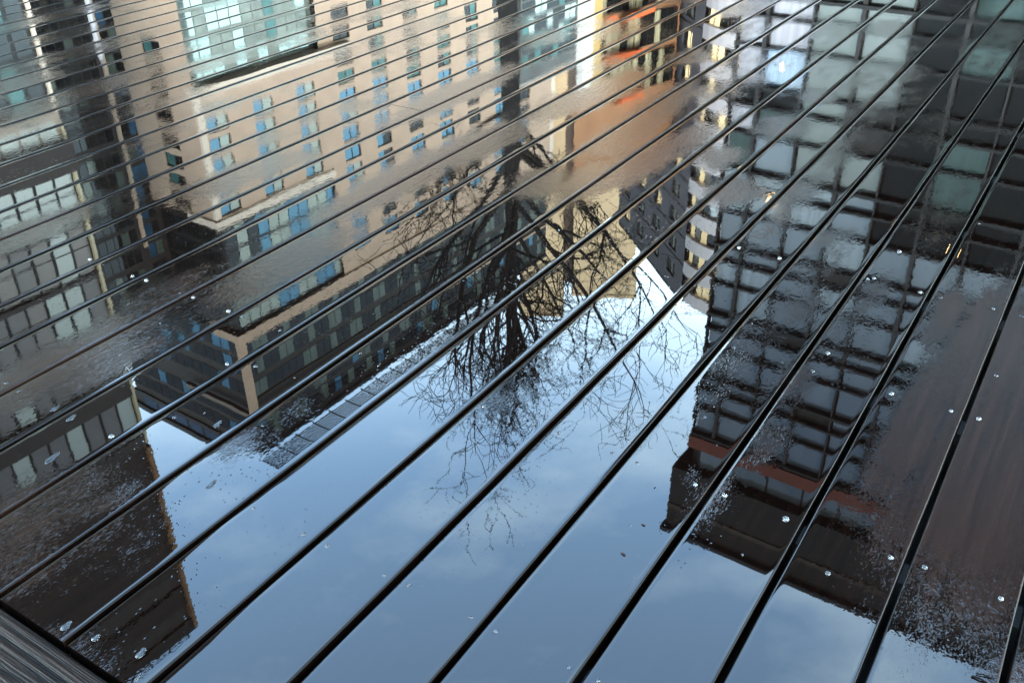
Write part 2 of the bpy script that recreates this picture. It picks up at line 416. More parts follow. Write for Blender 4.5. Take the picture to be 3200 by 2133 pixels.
# ------------------------------------------------------------------ materials for the city
CITY = 0.56
STONE = mat('warm_stone', (0.53, 0.38, 0.275), 0.85, 0.10, 0.35)
STONE_W = mat('pale_stone', (0.74, 0.62, 0.50), 0.8, 0.06, 0.5)
DARKM = mat('dark_frame', (0.009, 0.0075, 0.007), 0.6, 0.25, 0.8)
BROWNP = mat('brown_panel', (0.024, 0.018, 0.015), 0.7, 0.25, 0.5)
GBLUE = glass('sky_blue_glass', (0.032, 0.085, 0.145), 0.13, (0.40, 0.75, 1.0), 0.02)  # blue of the mirrored sky put into the pane colour
GTEAL = glass('teal_glass', (0.065, 0.155, 0.15), 0.035, (0.55, 0.85, 0.85), 0.03)
GDARK = glass('dark_glass', (0.012, 0.014, 0.014), 0.035, (0.7, 0.8, 0.9), 0.03)
BLIND = glass('grey_green_blind', (0.20, 0.225, 0.18), 0.10, (0.9, 1, 1), 0.1, 0.15)
GREENP = glass('green_grey_pane', (0.075, 0.095, 0.078), 0.05, (0.9, 1, 1), 0.1, 0.3, 0.3, (2, 1, 0.3))

TH = R(90 - 35)                          # street direction
C0 = pol(-18.5, 130)

def window_mesh(w, h, panes, mats, fr=0.14, mul=0.12, trans=None, deep=0.10):
    """frame ring + mullions, one pane per entry; local origin at the lower outer corner, y inwards"""
    b = MB()
    b.box(0, w, 0, deep, 0, fr, 0); b.box(0, w, 0, deep, h - fr, h, 0)
    b.box(0, fr, 0.003, deep, fr, h - fr, 0); b.box(w - fr, w, 0.003, deep, fr, h - fr, 0)
    n = len(panes); iw = (w - 2 * fr - (n - 1) * mul) / n
    for k, pm in enumerate(panes):
        x0 = fr + k * (iw + mul)
        b.quad((x0, deep * .7, fr), (x0 + iw, deep * .7, fr), (x0 + iw, deep * .7, h - fr), (x0, deep * .7, h - fr), pm)
        if k < n - 1: b.box(x0 + iw, x0 + iw + mul, 0.005, deep, fr, h - fr, 0)
    if trans: b.box(fr, w - fr, 0.012, deep, trans, trans + 0.1, 0)
    return b.mesh('window', mats)

def link_mesh(name, me, parent, loc, rz=0.0):
    o = bpy.data.objects.new(name, me); COL.objects.link(o); o.parent = parent; o.location = loc; o.rotation_euler = (0, 0, rz); return o

def build_stone_block():
    rnd = random.Random(11)
    root = empty('stone_apartment_building', (C0[0], C0[1], ZG), TH)
    tag(root, 'long cream stone apartment block with blue windows and dark glass storeys on its roof', 'building')
    Z = lambda z: z - ZG
    cols = [1.1, 9.4, 17.75, 26.4, 34.0, 42.4, 50.6, 58.7, 67.0, 75.2]; ww = 3.7
    rows = [38.55 + 3.12 * j for j in range(-2, 11)]; hh = 2.3
    END = 88.0
    # front: left part between canopy and first band, right part full height
    def wall(x0, x1, z0, z1, name, cs):
        xs = [x0]; zs = [Z(z0)]; hx = set(); hz = set()
        for c in cs:
            xs += [c, c + ww]
        xs.append(x1)
        for r_ in rows:
            if r_ - hh / 2 > z0 and r_ + hh / 2 < z1: zs += [Z(r_ - hh / 2), Z(r_ + hh / 2)]
        zs.append(Z(z1))
        b = MB(); b.facade(xs, zs, lambda i, j: i % 2 == 1 and j % 2 == 1, 0.35)
        return b.build(name, STONE, root)
    wall(0.0, 23.2, 37.9, 55.6, 'wall', cols[:3])
    wall(23.2, END, 24.0, 74.2, 'wall', cols[3:])
    # side face
    b = MB(); xs = [0.0, 5.2, 9.1, 14.0]; zs = [Z(24)]
    for r_ in rows:
        if r_ < 55: zs += [Z(r_ - 1.2), Z(r_ + 1.0)]
    zs.append(Z(55.6))
    b.facade(xs, zs, lambda i, j: i == 1 and j % 2 == 1, 0.35, axis='y'); b.build('wall', STONE, root)
    MATS = [DARKM, GBLUE, BLIND, GDARK, GTEAL]
    mA = window_mesh(ww, hh, [1, 2], MATS); mB = window_mesh(ww, hh, [1, 1], MATS); mC = window_mesh(ww, hh, [4, 4], MATS); mD = window_mesh(ww, hh, [3, 4], MATS)
    mF = window_mesh(ww, hh, [1, 3], MATS)
    mE = window_mesh(ww, hh, [3, 3], MATS, trans=0.9)
    for ci, c in enumerate(cols):
        for r_ in rows:
            if ci < 3 and not (38 < r_ < 55): continue
            if ci < 3: me = mA
            elif ci == 3: me = rnd.choice([mD, mC, mB, mE]) if r_ < 44 else rnd.choice([mB, mA])
            else: me = (rnd.choice([mC, mD, mE, mD]) if r_ < 44 + (ci - 4) * 1.2 else rnd.choice([mB, mF, mE, mB]))
            link_mesh('window', me, root, (c, 0.22, Z(r_ - hh / 2)))
    sm = window_mesh(3.9, 2.2, [3, 3], MATS); sm2 = window_mesh(3.9, 2.2, [4, 3], MATS)
    for r_ in rows:
        if r_ < 55: link_mesh('window', rnd.choice([sm, sm2]), root, (0.22, 9.1, Z(r_ - 1.2)), -math.pi / 2)
    # corner strip and right-hand corner strip
    MB().box(-0.06, 0.85, -0.08, 0.5, Z(37.9), Z(55.4)).build('corner_pilaster', STONE_W, root)
    MB().box(END - 1.4, END, -0.10, 0.4, Z(24), Z(74)).build('corner_pilaster', STONE_W, root)
    # canopy
    b = MB(); b.box(-0.35, 29.0, -1.0, 1.2, Z(36.95), Z(37.9)); b.build('canopy', STONE_W, root)
    # glazing under the canopy
    b = MB(); b.box(0.3, 23.2, 1.0, 13.8, Z(10), Z(36.95), 0)
    x = 0.9; k = 0
    while x < 22.5:
        pm = (1, 1, 2, 1, 1, 3)[(k + 1) % 6] if x > 3 else 3
        for zf in (12.2, 15.3, 18.4, 21.5, 24.6, 27.7, 30.8, 33.9):
            pk = pm if rnd.random() < 0.85 else (1 if pm != 1 else 3)
            b.quad((x, 0.94, Z(zf)), (x + 1.75, 0.94, Z(zf)), (x + 1.75, 0.94, Z(zf + 2.6)), (x, 0.94, Z(zf + 2.6)), pk)
        x += 1.95; k += 1
    b.build('podium_glazing', [mat('pale_green_panel', (0.215, 0.24, 0.205), 0.6, 0.1, 0.4), glass('podium_blind', (0.21, 0.24, 0.20), 0.03), GTEAL, glass('podium_dark', (0.10, 0.12, 0.11), 0.25, (0.6, 0.8, 0.8))], root)
    # first band + glazed bay above it
    b = MB(); b.box(-0.30, 23.6, -0.30, 0.6, Z(55.6), Z(56.7)); b.box(-0.303, 0.6, 0.6, 6.0, Z(55.6), Z(56.7)); b.build('band', STONE_W, root)
    b = MB(); b.box(0.8, 23.2, 0.55, 14.2, Z(56.7), Z(74.2), 0)
    for zf in (57.6, 60.9, 64.2, 67.5, 70.8):
        x = 1.1; k = 0
        while x < 22.6:
            pm = 1 if (k // 2) % 2 == (0 if zf > 66 else 1) else 2
            if x < 5.5 and zf < 66: pm = 2 if k % 2 else 3
            if zf > 66 and x < 6: pm = 2
            b.quad((x, 0.48, Z(zf)), (x + 1.88, 0.48, Z(zf)), (x + 1.88, 0.48, Z(zf + 2.6)), (x, 0.48, Z(zf + 2.6)), pm)
            x += 2.05; k += 1
    for zf in (57.6, 60.9, 64.2, 67.5, 70.8):
        y = 1.2
        while y < 13:
            b.quad((0.74, y + 1.9, Z(zf)), (0.74, y, Z(zf)), (0.74, y, Z(zf + 2.5)), (0.74, y + 1.9, Z(zf + 2.5)), 3)
            y += 2.1
    b.build('glazed_bay', [DARKM, GBLUE, BLIND, GDARK], root)
    # crown frame
    b = MB()
    b.box(-0.30, END, -0.34, 0.9, Z(74.2), Z(75.9)); b.build('band', STONE, root)
    b = MB(); b.box(-0.32, 0.9, 0.9, 5.6, Z(74.2), Z(75.6)); b.build('side_band', STONE, root)
    MB().box(-0.32, 0.85, -0.30, 0.75, Z(75.9), Z(88.6)).build('frame_post', STONE, root)
    MB().box(-0.34, END, -0.36, 0.2, Z(88.6), Z(89.1)).build('frame_beam', STONE, root)
    MB().box(-0.34, 0.4, 0.2, 16.0, Z(88.7), Z(89.5)).build('frame_beam', mat('taupe_beam', (0.22, 0.18, 0.15), 0.8), root)
    # dark upper storeys
    b = MB(); b.box(1.2, END, 1.5, 34, Z(75.9), Z(97.6), 0)
    for zf in (76.6, 80.2, 84.2, 90.2, 93.6):
        x = 1.6; k = 0
        while x < END - 2:
            pm = (1, 1, 3, 3, 1, 3, 2 if zf > 89 and rnd.random() < .5 else 3)[(k + int(zf)) % 7] if rnd.random() < 0.85 else 3
            b.quad((x, 1.43, Z(zf)), (x + 1.5, 1.43, Z(zf)), (x + 1.5, 1.43, Z(zf + 2.7)), (x, 1.43, Z(zf + 2.7)), pm)
            x += 1.62; k += 1
        y = 2.2
        while y < 33:
            b.quad((1.13, y + 1.9, Z(zf)), (1.13, y, Z(zf)), (1.13, y, Z(zf + 2.5)), (1.13, y + 1.9, Z(zf + 2.5)), 2 if rnd.random() < .12 else 3)
            y += 2.15
    b.box(1.0, END, 1.3, 1.44, Z(87.2), Z(90.0), 0)
    b.build('upper_storeys', [BROWNP, GREENP, GBLUE, GDARK], root)
    b = MB(); b.box(0.9, END, 1.2, 34.2, Z(97.6), Z(98.4)); b.build('roof', DARKM, root)
    b = MB(); b.box(1.4, END - 6, 12.5, 36, Z(98.4), Z(101.0), 0); b.box(1.0, END - 6, 12.1, 36.4, Z(101.0), Z(102.0), 0)
    for y in (13, 17, 21, 25, 29): b.quad((1.33, y + 3.4, Z(98.7)), (1.33, y, Z(98.7)), (1.33, y, Z(100.7)), (1.33, y + 3.4, Z(100.7)), 1)
    b.build('plant_storey', [DARKM, glass('penthouse_glass', (0.03, 0.05, 0.09), 0.08, (0.6, 0.75, 1))], root)
    # sunshade: open grating of bars over the edge of the roof
    b = MB(); y = -3.4
    while y < 1.0:
        b.box(0.4, END, y, y + 0.10, Z(98.9), Z(99.1)); y += 0.46
    x = 0.4
    while x < END:
        b.box(x, x + 0.16, -3.5, 1.2, Z(98.70), Z(98.88)); x += 4.1
    b.box(0.4, END, -3.62, -3.48, Z(98.75), Z(99.15))
    b.build('sunshade_grating', DARKM, root)
    # low wing behind the side face
    b = MB(); b.box(-16, 1.6, 14.0, 30, Z(ZG), Z(75.5), 0)
    for zf in np.arange(12.0, 74, 3.12):
        x = -15.5; k = 0
        while x < -0.6:
            if not (-3.6 < x + 0.6 < -2.7):
                pm = 1 if x > -2.6 and rnd.random() < .45 else (3 if rnd.random() < .2 else 2)
                b.quad((x, 13.94, Z(zf)), (x + 1.15, 13.94, Z(zf)), (x + 1.15, 13.94, Z(zf + 2.2)), (x, 13.94, Z(zf + 2.2)), pm)
            x += 1.3; k += 1
    b.build('side_wing', [BROWNP, GBLUE, GDARK, GREENP], root)
    MB().box(-3.3, -2.8, 13.5, 13.9, Z(ZG), Z(62)).build('pilaster', STONE, root)
    # core and back so the block is closed
    b = MB(); b.box(23.2, END, 0.36, 13.9, Z(ZG), Z(74.2)); b.build('core', DARKM, root)
    b = MB(); b.box(0.36, 23.2, 0.36, 13.9, Z(37.9), Z(55.6)); b.build('core', DARKM, root)
    b = MB(); b.box(0.36, 14, 1.21, 13.9, Z(ZG), Z(36.9)); b.build('core', DARKM, root)
build_stone_block()

def build_corner_shop_block():
    # low dark glass block at the foot of the stone building's far end
    rnd = random.Random(5)
    root = empty('teal_glass_block', (C0[0], C0[1], ZG), TH)
    tag(root, 'low dark glass block with scattered teal panes beside the street tree trunk', 'building')
    b = MB(); b.box(73.9, 99, -1.3, 13, 0, 54.5 - ZG, 0)
    for zf in np.arange(20, 53, 3.3):
        x = 74.4
        while x < 98.2:
            pm = rnd.choices((1, 2, 3), (0.30, 0.18, 0.52))[0]
            b.quad((x, -1.37, zf), (x + 1.9, -1.37, zf), (x + 1.9, -1.37, zf + 2.8), (x, -1.37, zf + 2.8), pm); x += 2.15
    b.build('glazing', [mat('slate_panel', (0.07, 0.075, 0.072), 0.6, 0.3, 0.2), GTEAL, glass('leaf_green_glass', (0.12, 0.16, 0.09), 0.2), GDARK], root)
    MB().box(73.8, 99.1, -1.45, 13.1, 54.5 - ZG, 55.3 - ZG).build('roof', mat('zinc', (0.30, 0.28, 0.26), 0.6), root)
build_corner_shop_block()

def build_brick_tower():
    # tall tower at the near side of the street; its far edge is at local x = 0
    rnd = random.Random(21)
    c = pol(-25.75, 80)
    root = empty('brick_tower', (c[0], c[1], ZG), TH)
    tag(root, 'tall dark brick tower with pale blinds in wide windows and a roof railing', 'building')
    Z = lambda z: z - ZG
    BR = mat('dark_brick', (0.026, 0.017, 0.014), 0.85, 0.3, 0.5, stretch=(1, 1, 4))
    BR2 = mat('grey_brick', (0.042, 0.038, 0.037), 0.85, 0.2, 0.5)
    FIN = mat('orange_lit_edge', (0.24, 0.13, 0.065), 0.8, 0.2, 0.4)  # orange light on the tower's edge put into the fin colour
    FIN2 = mat('cream_edge', (0.48, 0.42, 0.28), 0.8, 0.1, 0.4)
    PALE = glass('pale_blind', (0.36, 0.41, 0.385), 0.06, (1, 1, 1), 0.2, 0.14, 0.25, (1.2, 1, 0.05))
    MID = glass('grey_blind', (0.13, 0.122, 0.12), 0.04, (1, 1, 1), 0.2, 0.15, 0.3)
    GREY = glass('stone_grey_blind', (0.17, 0.155, 0.145), 0.04, (1, 1, 1), 0.2, 0.1, 0.3)
    X0 = -46.0
    MB().box(X0, -0.2, 0.5, 17, 0, Z(54.5)).build('core', BROWNP, root)
    b = MB(); b.box(X0, 0, 0, 17, Z(54.5), Z(70.6), 0); b.build('brick_shaft', [BR], root)
    # stepped top: alternating bands
    b = MB()
    b.box(X0, -0.10, 0.22, 17, Z(70.6), Z(73.2), 0); b.build('step_band', [BR2], root)
    b = MB(); b.box(X0, 0.03, -0.08, 17, Z(73.2), Z(75.8), 0); b.build('step_band', [BR], root)
    b = MB(); b.box(X0, -0.10, 0.20, 17, Z(75.8), Z(78.0), 0); b.build('step_band', [BR2], root)
    b = MB(); b.box(X0, 0.05, -0.10, 17, Z(78.0), Z(79.8), 0); b.build('parapet', [BR], root)
    b = MB(); b.box(-0.28, 0.12, -0.42, 0.3, Z(54.6), Z(79.3)); b.build('edge_fin', FIN, root)
    b = MB(); b.box(-0.16, 0.10, -0.20, 0.3, Z(23.8), Z(54.4)); b.build('edge_fin', FIN2, root)
    # railing
    b = MB()
    for zz in (80.2, 80.55, 80.9): b.box(X0, -0.6, 0.3, 0.36, Z(zz), Z(zz + 0.07))
    x = -0.8
    while x > X0: b.box(x - 0.12, x, 0.24, 0.42, Z(79.8), Z(81.0)); x -= 2.42
    b.build('railing', DARKM, root)
    # window storeys
    floors = [(27.15, 31.6), (32.1, 36.4), (36.9, 41.2), (41.8, 46.9), (49.1, 53.2)]
    prev = 26.9
    for (z0, z1) in floors:
        b = MB(); b.box(X0, 0.0, -0.12, 0.55, Z(prev), Z(z0)); b.build('spandrel', BROWNP, root)
        prev = z1
        x = -0.18; k = 0
        while x > X0 + 2:
            w = 1.66
            m3 = PALE if (z0 < 30 and k < 4) or rnd.random() < (0.30 if z0 > 30 else 0.45) else rnd.choice([MID, GREY, MID])
            if z0 > 47: m3 = PALE if k % 3 == 0 else MID
            key = (round(z1 - z0, 2), m3.name)
            if key not in _mats:
                h = z1 - z0
                q = MB(); q.box(0, 0.09, 0, 0.2, 0, h, 0); q.box(w - 0.05, w, 0.0, 0.2, 0, h, 0)
                q.quad((0.09, 0.12, 0), (w - 0.05, 0.12, 0), (w - 0.05, 0.12, h), (0.09, 0.12, h), 1)
                if z0 < 48: q.box(0.09, w - 0.05, 0.06, 0.16, h * 0.43, h * 0.43 + 0.07, 0)
                _mats[key] = q.mesh('window', [DARKM, m3])
            if k < 20: link_mesh('window', _mats[key], root, (x - w, 0.1, Z(z0)))
            x -= w + (0.05 if k % 3 else 0.0); k += 1
    b = MB(); b.box(X0, 0.0, -0.12, 0.55, Z(53.2), Z(54.5)); b.build('spandrel', BR2, root)
    # lower storeys: cornice, pale clerestory, dark base with pilasters
    b = MB(); b.box(X0, 0.06, -0.9, 0.55, Z(24.9), Z(26.9)); b.build('cornice', BROWNP, root)
    b = MB(); b.box(X0, 0.0, -0.05, 0.5, Z(22.3), Z(24.9), 0)
    x = -0.5; k = 0
    while x > X0 + 2:
        b.quad((x - 1.4, -0.1, Z(23.3)), (x, -0.1, Z(23.3)), (x, -0.1, Z(24.7)), (x - 1.4, -0.1, Z(24.7)), 1 if k < 7 else 2); x -= 1.6; k += 1
    b.build('clerestory', [mat('beige_render', (0.30, 0.25, 0.2), 0.8), PALE, GDARK], root)
    b = MB(); b.box(X0, -0.3, 0.1, 0.5, 0, Z(22.3), 0)
    for zf in (10.5, 13.2, 15.9, 18.9):
        x = -0.7
        while x > X0 + 2:
            pm = rnd.choices((1, 2), (0.22, 0.78))[0]
            b.quad((x - 1.2, 0.05, Z(zf)), (x, 0.05, Z(zf)), (x, 0.05, Z(zf + 2.3)), (x - 1.2, 0.05, Z(zf + 2.3)), pm); x -= 1.55
    b.build('base_storeys', [mat('soot_panel', (0.016, 0.016, 0.016), 0.7, 0.3, 0.3), GTEAL, GDARK], root)
    MB().box(-0.35, -0.08, -0.15, 0.1, 0, Z(22.3)).build('pilaster', STONE_W, root)
    MB().box(-6.1, -5.8, -0.15, 0.1, 0, Z(22.3)).build('pilaster', STONE_W, root)
build_brick_tower()

def build_pale_post():
    # added white post in front of the wing, standing for its pale pilaster
    c = pol(-22.95, 96)
    root = empty('pilaster_post', (c[0], c[1], ZG))
    tag(root, 'slim white post standing for a wing pilaster between the brick tower and the stone block', 'post')
    MB().tube([(0, 0, 0), (0, 0, 12), (0, 0, 23.2)], [0.26, 0.23, 0.20], 10).build('pole', mat('white_steel', (0.62, 0.62, 0.66), 0.5), root)
    MB().tube([(0, 0, 23.2), (0, 0, 23.6)], [0.28, 0.10], 10).build('cap', mat('steel_cap', (0.4, 0.4, 0.42), 0.5), root)
build_pale_post()

def build_glass_tower():
    rnd = random.Random(8)
    c = pol(13.2, 36); k6 = 0.6
    root = empty('glass_office_tower', (c[0], c[1], ZG), R(90 - 125))
    tag(root, 'dark glass tower with black slab edges, a red band and a dark flat cap', 'building')
    Z = lambda z60: (z60 + 1) * k6 - 1 - ZG
    X = lambda s: s * k6
    FR = mat('black_slab_edge', (0.0045, 0.0038, 0.0036), 0.6, 0.2, 1.0)
    MULL = mat('taupe_mullion', (0.020, 0.0175, 0.0175), 0.6, 0.15, 1.0)
    GA = glass('slate_glass', (0.13, 0.15, 0.185), 0.07, (0.75, 0.88, 1.0), 0.02, 0.18, 0.5)
    GB = glass('curtained_glass', (0.18, 0.21, 0.24), 0.10, (0.8, 0.9, 1.0), 0.03, 0.35, 1.3, (6, 1, 0.06))
    GC = glass('bright_curtain', (0.13, 0.145, 0.15), 0.05, (0.9, 1, 1.0), 0.03, 0.12, 0.5)
    GV = glass('mauve_curtain', (0.20, 0.17, 0.20), 0.12, (0.9, 0.9, 1.0), 0.03, 0.35, 1.2, (5, 1, 0.1))
    GBL = glass('blue_curtain', (0.14, 0.22, 0.36), 0.14, (0.8, 0.9, 1.0), 0.03, 0.25, 1.2, (7, 1, 0.05))
    GD = glass('dim_glass', (0.006, 0.006, 0.0065), 0.006, (0.8, 0.9, 1.0), 0.05, 0.3, 0.8)
    GT = glass('sea_green_glass', (0.03, 0.047, 0.045), 0.025, (0.7, 0.95, 1.0), 0.05, 0.25, 1.0, (4, 1, 0.1))
    BX = mat('umber_panel', (0.018, 0.015, 0.0145), 0.7, 0.2, 1)
    RED = mat('rust_red_panel', (0.17, 0.04, 0.022), 0.7, 0.12, 1)
    LAMP = mat('lamp_glow', (0.8, 0.6, 0.3), 0.5, emit=(1.0, 0.62, 0.25), estr=3.0)
    TAN = mat('tan_coping', (0.07, 0.052, 0.04), 0.8)
    XR = X(42)
    MB().box(X(0.06), XR, 0.35, 20, 0, Z(46.9)).build('core', FR, root)
    cols = [0.0, 1.75, 4.42, 7.25, 9.87, 12.65, 15.4, 18.1, 20.8, 23.5, 26.2, 29.0, 31.7, 34.4, 37.1]
    def slab(z0, z1, name, m, x0=-0.12, x1=None, y0=-0.1):
        MB().box(X(x0), XR if x1 is None else X(x1), y0, 0.4, Z(z0), Z(z1)).build(name, m, root)
    # storeys: (floor line, spandrel height)
    base = [0.6, 5.98, 11.36, 16.74, 22.12, 27.5, 32.88, 38.26, 43.64]
    for f in base:
        slab(f - 0.11, f + 0.11, 'slab_edge', FR); slab(f + 1.10, f + 1.27, 'slab_edge', FR)
    for f in base[:-1]: slab(f + 2.86, f + 3.02, 'transom', FR, y0=-0.04)
    # mullions (thick one every second line)
    for i, cc in enumerate(cols):
        b = MB(); hw = 0.07 if i % 2 else 0.03; b.box(X(cc) - hw, X(cc) + hw, -0.03, 0.3, Z(0), Z(43.5)); b.build('mullion', MULL if i else FR, root)
    pane_cache = {}
    def panes(x0, x1, zs, ms):
        q = MB()
        for (a, c2), m in zip(zs, ms): q.quad((X(x0), 0.2, Z(a)), (X(x1), 0.2, Z(a)), (X(x1), 0.2, Z(c2)), (X(x0), 0.2, Z(c2)), [GA, GB, GC, GV, GBL, GD, GT, BX].index(m))
        q.build('window', [GA, GB, GC, GV, GBL, GD, GT, BX], root)
    for fi, f in enumerate(base[:-1]):
        for i in range(len(cols) - 1):
            x0, x1 = cols[i], cols[i + 1]
            hi = f + 5.38
            zs = [(f + 0.14, f + 1.08), (f + 1.3, f + 2.86), (f + 3.02, hi - 0.14)]
            bright = i < 4 or (f > 26 and i < 6)
            if not bright:
                ms = [GD, GD, GD]  # dark reflection of another building painted as pane colour
                if i in (5, 8, 11): ms = [GD, GT, GT] if rnd.random() < .8 else [GD, GT, GD]
                if i == 7 and f < 17: ms = [GD, GT, GD]
                if f > 26 and i < 10: ms = [GD if rnd.random() < .3 else GA, GA, GA]
                elif 20 < f < 23: ms = [GD, GD, GA] if i < 9 else [GD, GD, GD]
            else:
                ms = [GA, rnd.choice([GA, GA, GB]), rnd.choice([GA, GA, GB])]
                if f > 31: ms[1:] = [GA, GA]
            if f < 12:
                if i == 0: ms = [GV, GV, GV]
                if i == 1: ms = [GV, GD, GV]
                if i in (2, 3): ms = [GC, GC, GC]
                if i == 1 and f > 8: ms = [GV, GV, GBL]
                if i == 0 and f > 8: ms = [GD, GV, GV]
            elif f < 17:
                if i == 0: ms = [GD, GV, GT]
                if i == 1: ms = [GD, GT, GA]
                if i in (2, 3): ms = [GC if i == 2 else BX, GC if i == 2 else BX, GC]
            elif f < 23:
                if i < 3: ms = [GB, GB, GA]
            if i == 3 and int(f) in (27, 38): ms[0] = BX
            if i == 2 and int(f) == 32: ms[0] = BX
            panes(x0 + 0.15, x1 - 0.15, zs, ms)
    # window with the lit lamp
    c2 = MB(); c2.box(X(2.3), X(4.0), 0.12, 0.18, Z(24.3), Z(24.9)); 
    lm = MB().tube([(X(3.3), 0.06, Z(23.35)), (X(3.3), 0.06, Z(23.6)), (X(3.3), 0.06, Z(23.9))], [0.05, 0.11, 0.03], 10); lm.build('lamp', LAMP, root)
    lm = MB().tube([(X(14.6), 0.06, Z(24.0)), (X(14.6), 0.06, Z(24.5))], [0.04, 0.04], 8); lm.build('lamp', LAMP, root)
    lm = MB().tube([(X(3.0), 0.06, Z(15.3)), (X(3.0), 0.06, Z(15.4))], [0.035, 0.035], 8); lm.build('lamp', LAMP, root)
    # red band, pale attic glazing, dark cap
    MB().box(X(-0.15), XR, -0.16, 0.4, Z(43.80), Z(44.9)).build('red_band', RED, root)
    b = MB(); b.box(X(0.6), XR, 0.1, 0.5, Z(44.95), Z(46.9), 0)
    for i in range(14): b.quad((X(0.9 + 2.72 * i), 0.05, Z(45.1)), (X(3.45 + 2.72 * i), 0.05, Z(45.1)), (X(3.45 + 2.72 * i), 0.05, Z(46.7)), (X(0.9 + 2.72 * i), 0.05, Z(46.7)), 1)
    b.build('attic_glazing', [FR, glass('attic_glass', (0.13, 0.15, 0.165), 0.08)], root)
    b = MB(); b.box(X(-1.0), XR, -0.5, 20.5, Z(46.9), Z(52.9)); b.build('cap', mat('dark_umber_cladding', (0.014, 0.010, 0.009), 0.75, 0.2, 0.6), root)
    MB().box(X(-1.02), XR, -0.56, 0.0, Z(50.5), Z(50.9)).build('cap_coping', TAN, root)
    MB().box(X(-1.3), XR, -0.8, 20.7, Z(52.9), Z(53.3)).build('roof', FR, root)
build_glass_tower()

def build_yellow_tower():
    c = pol(3.82, 215)
    root = empty('ochre_tower', (c[0], c[1], ZG), R(-3.8))
    tag(root, 'far ochre stone tower in two blocks split by a shadowed slot', 'building')
    YS = mat('ochre_stone', (0.86, 0.63, 0.38), 0.85, 0.08, 0.2)
    hz = lambda el: 215 * math.tan(R(el)) - 1 - ZG
    MB().box(-12.2, -1.3, 0, 22, 0, hz(30.15)).build('left_block', YS, root)
    MB().box(1.2, 16.7, 1.0, 24, 0, hz(29.0)).build('right_block', YS, root)
    MB().box(-1.3, 1.2, 5.0, 21, 0, hz(28.85)).build('slot_wall', mat('slot_shade_taupe', (0.22, 0.18, 0.16), 0.85), root)  # shade inside the slot painted into this wall's colour
    MB().box(-12.4, -1.1, -0.2, 22.2, hz(30.15), hz(30.15) + 0.8).build('coping', YS, root)
    MB().box(1.0, 16.9, 0.8, 24.2, hz(29.0), hz(29.0) + 0.8).build('coping', YS, root)
build_yellow_tower()

def build_curved_building():
    rnd = random.Random(3)
    D = 105; c = pol(11.3, D)
    root = empty('curved_balcony_building', (c[0], c[1], ZG), R(90 - 167))   # the corner is at x = 0; the grey wing runs to negative x
    tag(root, 'curved pale building with stacked white balcony bands and a grey window wing', 'building')
    GREY = mat('slate_grey_render', (0.15, 0.145, 0.16), 0.85, 0.12, 0.3)
    WH = mat('white_render', (0.80, 0.74, 0.75), 0.7, 0.08, 0.3)
    LIT = mat('lit_room', (0.55, 0.48, 0.3), 0.6, 0.4, 0.5, emit=(1.0, 0.82, 0.45), estr=0.22, stretch=(2, 2, 0.2))
    fh = 3.45; nf = 16; top = 57.2
    z0 = top - 1.0 - nf * fh
    b = MB(); b.box(-23, -0.05, 0.35, 9, 0, top, 0); b.build('core', DARKM, root)
    xs = [-23.0]; x = -21.4
    while x < -3: xs += [x, x + 2.6]; x += 5.4
    xs.append(0.0)
    zs = [0.0]
    for k in range(2, nf): zs += [z0 + k * fh + 1.0, z0 + k * fh + 2.9]
    zs.append(top)
    b = MB(); b.facade(xs, zs, lambda i, j: i % 2 == 1 and j % 2 == 1, 0.3); b.build('wing_wall', GREY, root)
    wm = window_mesh(2.6, 1.9, [1, 2, 1], [DARKM, glass('wing_glass', (0.10, 0.10, 0.10), 0.2), glass('wing_blind', (0.34, 0.34, 0.30), 0.1)], 0.08, 0.07)
    wl = window_mesh(2.6, 1.9, [1, 2, 2], [DARKM, glass('wing_glass_b', (0.05, 0.045, 0.04), 0.12), LIT], 0.08, 0.07)
    n = 0
    for i in range(len(xs) - 3, 0, -1):
        if i % 2 == 0: continue
        for k in range(2, nf):
            if n < 100: link_mesh('window', wl if rnd.random() < .25 else wm, root, (xs[i], 0.18, z0 + k * fh + 1.0)); n += 1
    for k in range(2, nf):
        b = MB(); b.box(-23, -0.3, -0.05, 0.1, z0 + k * fh - 0.12, z0 + k * fh + 0.02); b.build('string_course', DARKM, root)
    def arc(r, n=22, a0=-90, a1=75):
        return [(r * math.cos(R(a0 + (a1 - a0) * q / n)), 9 + r * math.sin(R(a0 + (a1 - a0) * q / n))) for q in range(n + 1)]
    for k in range(1, nf + 1):
        z = z0 + k * fh
        b = MB(); b.prism([(0.0, 9.0)] + arc(9.0), z - 0.75, z + 0.85); b.build('balcony_band', WH, root)
    b = MB()
    for k in range(1, nf):
        z = z0 + k * fh; A = arc(8.4)
        for q in range(len(A) - 1):
            p0, p1 = A[q], A[q + 1]
            b.quad((p0[0], p0[1], z + 0.85), (p1[0], p1[1], z + 0.85), (p1[0], p1[1], z + fh - 0.75), (p0[0], p0[1], z + fh - 0.75), rnd.choices((0, 1, 2), (.3, .35, .35))[0])
            b.box(p0[0] - .05, p0[0] + .05, p0[1] - .05, p0[1] + .05, z + 0.851, z + fh - 0.751, 3)
    b.build('ribbon_windows', [GDARK, glass('balcony_glass', (0.3, 0.29, 0.26), 0.25), LIT, DARKM], root)
    b = MB(); b.box(-23, 0.0, 0.02, 9, top + 0.003, top + 0.5); b.build('roof', DARKM, root)
build_curved_building()

